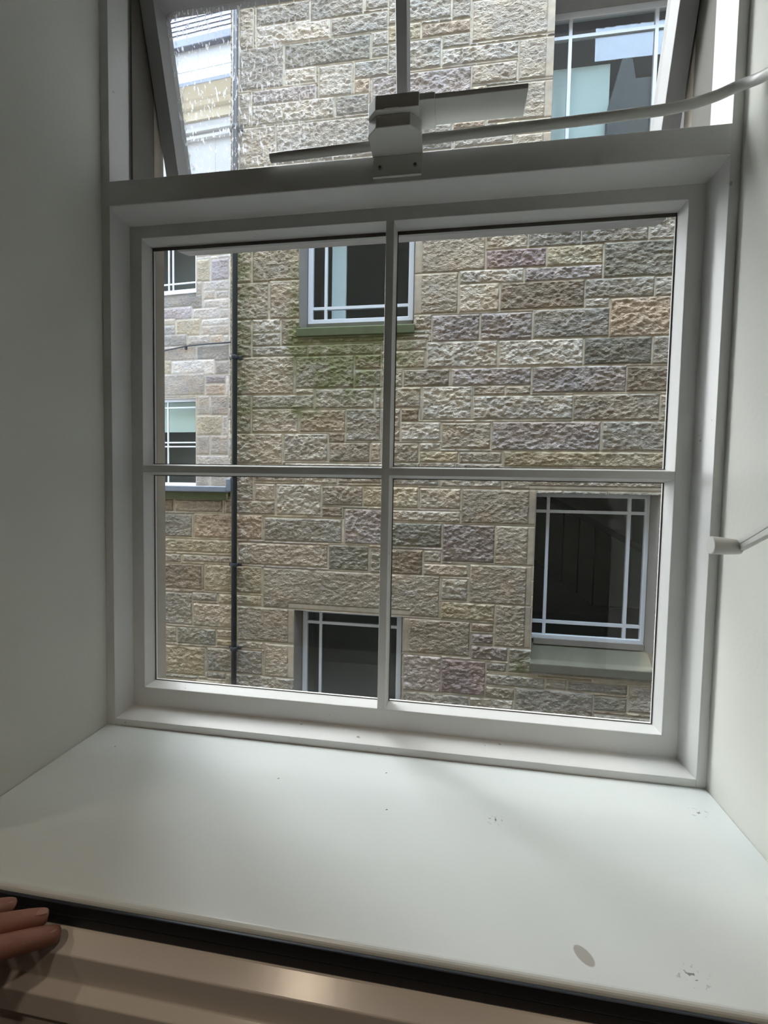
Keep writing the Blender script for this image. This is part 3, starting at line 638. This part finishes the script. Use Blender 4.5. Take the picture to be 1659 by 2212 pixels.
# pale building further back, turned a little
FA = math.radians(-4.5); FO = (-5.235, 10.4)
def ft(p): return (FO[0] + p[0] * math.cos(FA) - p[1] * math.sin(FA), FO[1] + p[0] * math.sin(FA) + p[1] * math.cos(FA), p[2])
class FMB(MB):
    def build(self, *a, **k):
        self.v = [ft(p) for p in self.v]; return MB.build(self, *a, **k)
FB = empty('stone_building', ft((-1, 0, .2)), 'pale sandstone building with a slate roof and cornice behind the drainpipe', 'building')
def far_place(X, Z, h):
    return np.stack([FO[0] + X * math.cos(FA) + h * math.sin(FA), FO[1] + X * math.sin(FA) - h * math.cos(FA), Z], -1)
FH = [(-2.7, -.99, 5.385, 7.15), (-2.7, -1.012, .30, 2.665)]
gx = np.concatenate([np.arange(-5, -2.3, .07), np.arange(-2.3, .1, .019), np.arange(.1, 2.4, .07)])
gz = np.concatenate([np.arange(.12, 7.3, .019), [7.3]])
stone_wall('wall', gx, gz, FAR, FH, far_place, M['stone_far'], FB, 31, tint=(0.74, 0.73, 0.76), amp=0.9, weights='bbwwwpygw')
FMB().box(-5, 2.4, -.02, .3, 7.3, 9.13).build('ashlar_band', M['ashlar'], FB, bevel=0.004)
cj = FMB()
for xj in (-2.45, -.42): cj.box(xj - .006, xj + .006, -.024, 0, 7.3, 9.12)
for xj in (-1.5, -.28): cj.box(xj - .006, xj + .006, -.044, 0, 10.4, 10.86)
for xj in (-2.2, -.9): cj.box(xj - .006, xj + .006, -.044, 0, 10.86, 11.36)
cj.box(-5, 2.4, -.044, 0, 10.85, 10.865)
cj.build('masonry_joint', M['reveal'], FB)
FMB().prism([(0, 9.12), (-.10, 9.13), (-.10, 9.20), (-.06, 9.21), (-.06, 9.27), (-.13, 9.28), (-.13, 9.36), (-.04, 9.37), (-.04, 9.58), (0, 9.6)], 'x', -5, 2.4).build('string_course', M['ashlar'], FB)
FMB().prism([(0, 9.58), (-.08, 9.60), (-.08, 9.84), (-.16, 9.86), (-.20, 9.92), (-.20, 9.96), (-.24, 9.98), (-.33, 10.10), (-.38, 10.17), (0, 10.2)], 'x', -5, 2.4).build('cornice', M['cornice'], FB)
FMB().prism([(.0, 10.2), (-.40, 10.17), (-.42, 10.23), (-.05, 10.36), (0, 10.36)], 'x', -5, 2.4).build('flashing', M['lead'], FB)
FMB().box(-5, 2.4, -.04, .3, 10.36, 11.36).build('parapet', M['ashlar'], FB)
FMB().box(-5, 2.4, -.16, .1, 11.35, 11.56).build('gutter', M['gutter'], FB, bevel=0.02)
rs = np.random.default_rng(5); sl = FMB()
for row in range(18):
    x = -5 - rs.uniform(0, .25)
    while x < 2.4:
        w_ = rs.uniform(.16, .26); t0 = row * .19; t1 = t0 + .27; j = rs.uniform(0, .012)
        cy, cz = math.cos(math.radians(72)), math.sin(math.radians(72))
        def q(t, n_): return (-.02 + t * cy + n_ * cz, 11.54 + t * cz - n_ * cy)
        (ya, za), (yb, zb), (yc, zc), (yd, zd) = q(t0 - j, -.028), q(t1, -.004), q(t1, .008), q(t0 - j, -.012)
        sl.prism([(ya, za), (yb, zb), (yc, zc), (yd, zd)], 'x', x + .004, x + w_ - .004); x += w_
sl.build('slate_roof', M['slate'], FB)
wa = outer_window(FB, -2.7, -.99, 5.42, 7.15, (-1.90, -1.77), (5.70,), y=0, depth=.10, sl=.01, sr=.01, tf=ft, room=1.0, frame=.085, label='white casement window of the pale building, one leaf ajar')
FMB().box(-2.72, -.985, -.03, .12, 5.375, 5.47).build('timber_sill', M['white_out'], FB, bevel=0.006)
wb = outer_window(FB, -2.7, -1.012, .36, 2.665, (-1.95,), (2.45, 1.52, 1.41), y=0, depth=.10, sl=.01, sr=.01, tf=ft, room=1.0, frame=.065, label='white sash window of the pale building above the lead flashing')
tag(FMB().box(-2.6, -1.05, .30, .32, 1.82, 2.62).build('window_blind', M['blind']), 'pale blind half drawn in the window above the lead flashing', 'blind')
cb = FMB().tube([(-3.2, -.045, 3.84), (-1.96, -.045, 3.915), (-1.284, -.045, 4.005), (-.7, -.045, 4.03), (0.5, -.045, 4.035)], .020, 8)
cbo = tag(cb.build('cable', M['cable']), 'black cable strung across the pale building behind the drainpipe', 'cable')
FMB().box(-1.31, -1.26, -.05, .0, 3.93, 4.03).build('cable_clip', M['cable'], cbo)

# ================================================================== the hand on the front edge
def hand():
    V, E, R = [], [], []
    def pt(p, r): V.append(p); R.append(r); return len(V) - 1
    def chain(a, pts):
        for p, r in pts:
            b = pt(p, r); E.append((a, b)); a = b
        return a
    wrist = pt((.050, -.412, .006), .023)
    palm = chain(wrist, [((.085, -.376, .008), .024)])
    chain(wrist, [((-.03, -.50, -.02), .026), ((-.13, -.62, -.06), .031), ((-.20, -.72, -.10), .034)])
    kn = chain(palm, [((.112, -.346, .011), .020)])
    f1 = chain(palm, [((.128, -.343, .006), .0125)])
    chain(f1, [((.148, -.323, .005), .0098), ((.1652, -.3057, -.002), .0092), ((.1760, -.2885, -.0108), .0086), ((.1830, -.2775, -.0175), .0080), ((.1868, -.2725, -.0195), .0060)])
    f2 = chain(kn, [((.122, -.327, .012), .0110)])
    chain(f2, [((.138, -.310, .012), .0092), ((.1537, -.2956, .0045), .0086), ((.1640, -.2840, -.001), .0080), ((.1715, -.2752, -.0058), .0074), ((.1745, -.2722, -.0075), .0056)])
    f3 = chain(kn, [((.108, -.322, .015), .0105)])
    chain(f3, [((.118, -.306, .015), .0088), ((.1275, -.2930, .0075), .0082), ((.1345, -.2815, .002), .0076), ((.1395, -.2740, -.002), .0068), ((.1410, -.2722, -.004), .0054)])
    f4 = chain(palm, [((.088, -.328, .012), .0095)])
    chain(f4, [((.094, -.310, .012), .0078), ((.100, -.297, .006), .0072), ((.104, -.287, .000), .0066), ((.106, -.281, -.004), .0050)])
    th = chain(wrist, [((.098, -.398, -.012), .0150)])
    chain(th, [((.130, -.374, -.030), .0115), ((.150, -.350, -.042), .0098), ((.163, -.334, -.050), .0088), ((.168, -.328, -.053), .0066)])
    me = bpy.data.meshes.new('person'); me.from_pydata(V, E, []); me.update()
    o = bpy.data.objects.new('person', me); COL.objects.link(o)
    sk = o.modifiers.new('skin', 'SKIN'); sk.use_smooth_shade = True; sk.branch_smoothing = 0.4
    for i, d in enumerate(me.skin_vertices[0].data):
        d.radius = (R[i], R[i] * (0.72 if i in (wrist, palm, kn) else 0.96)); d.use_root = (i == wrist)
    sb = o.modifiers.new('round', 'SUBSURF'); sb.levels = 2; sb.render_levels = 2
    me.materials.append(M['skin'])
    return o
hd = tag(hand(), 'person reaching in from the left, fingers resting on the ledge by the black strip', 'person')
def nail(c, d, up, r):
    c, d, up = Vector(c), Vector(d).normalized(), Vector(up); up = (up - d * up.dot(d)).normalized(); s = d.cross(up); vs = []; fs = []
    n, k = 10, 4
    for i in range(k + 1):
        a = i / k * math.pi / 2
        for j in range(n):
            b = 2 * math.pi * j / n
            vs.append(c + d * (math.cos(b) * math.cos(a) * r * 1.25) + s * (math.sin(b) * math.cos(a) * r * .85) + up * (math.sin(a) * r * .22))
    for i in range(k):
        for j in range(n): fs.append((i * n + j, i * n + (j + 1) % n, (i + 1) * n + (j + 1) % n, (i + 1) * n + j))
    MB().add(vs, fs, True).build('fingernail', M['nail'], hd)
nail((.1830, -.2795, -.0108), (.0075, .0105, -.005), (-.25, -.25, 1), .0050)
nail((.1722, -.2768, .0008), (.0085, .0088, -.004), (-.25, -.25, 1), .0046)
nail((.1392, -.2762, .0038), (.005, .0085, -.004), (-.2, -.25, 1), .0042)
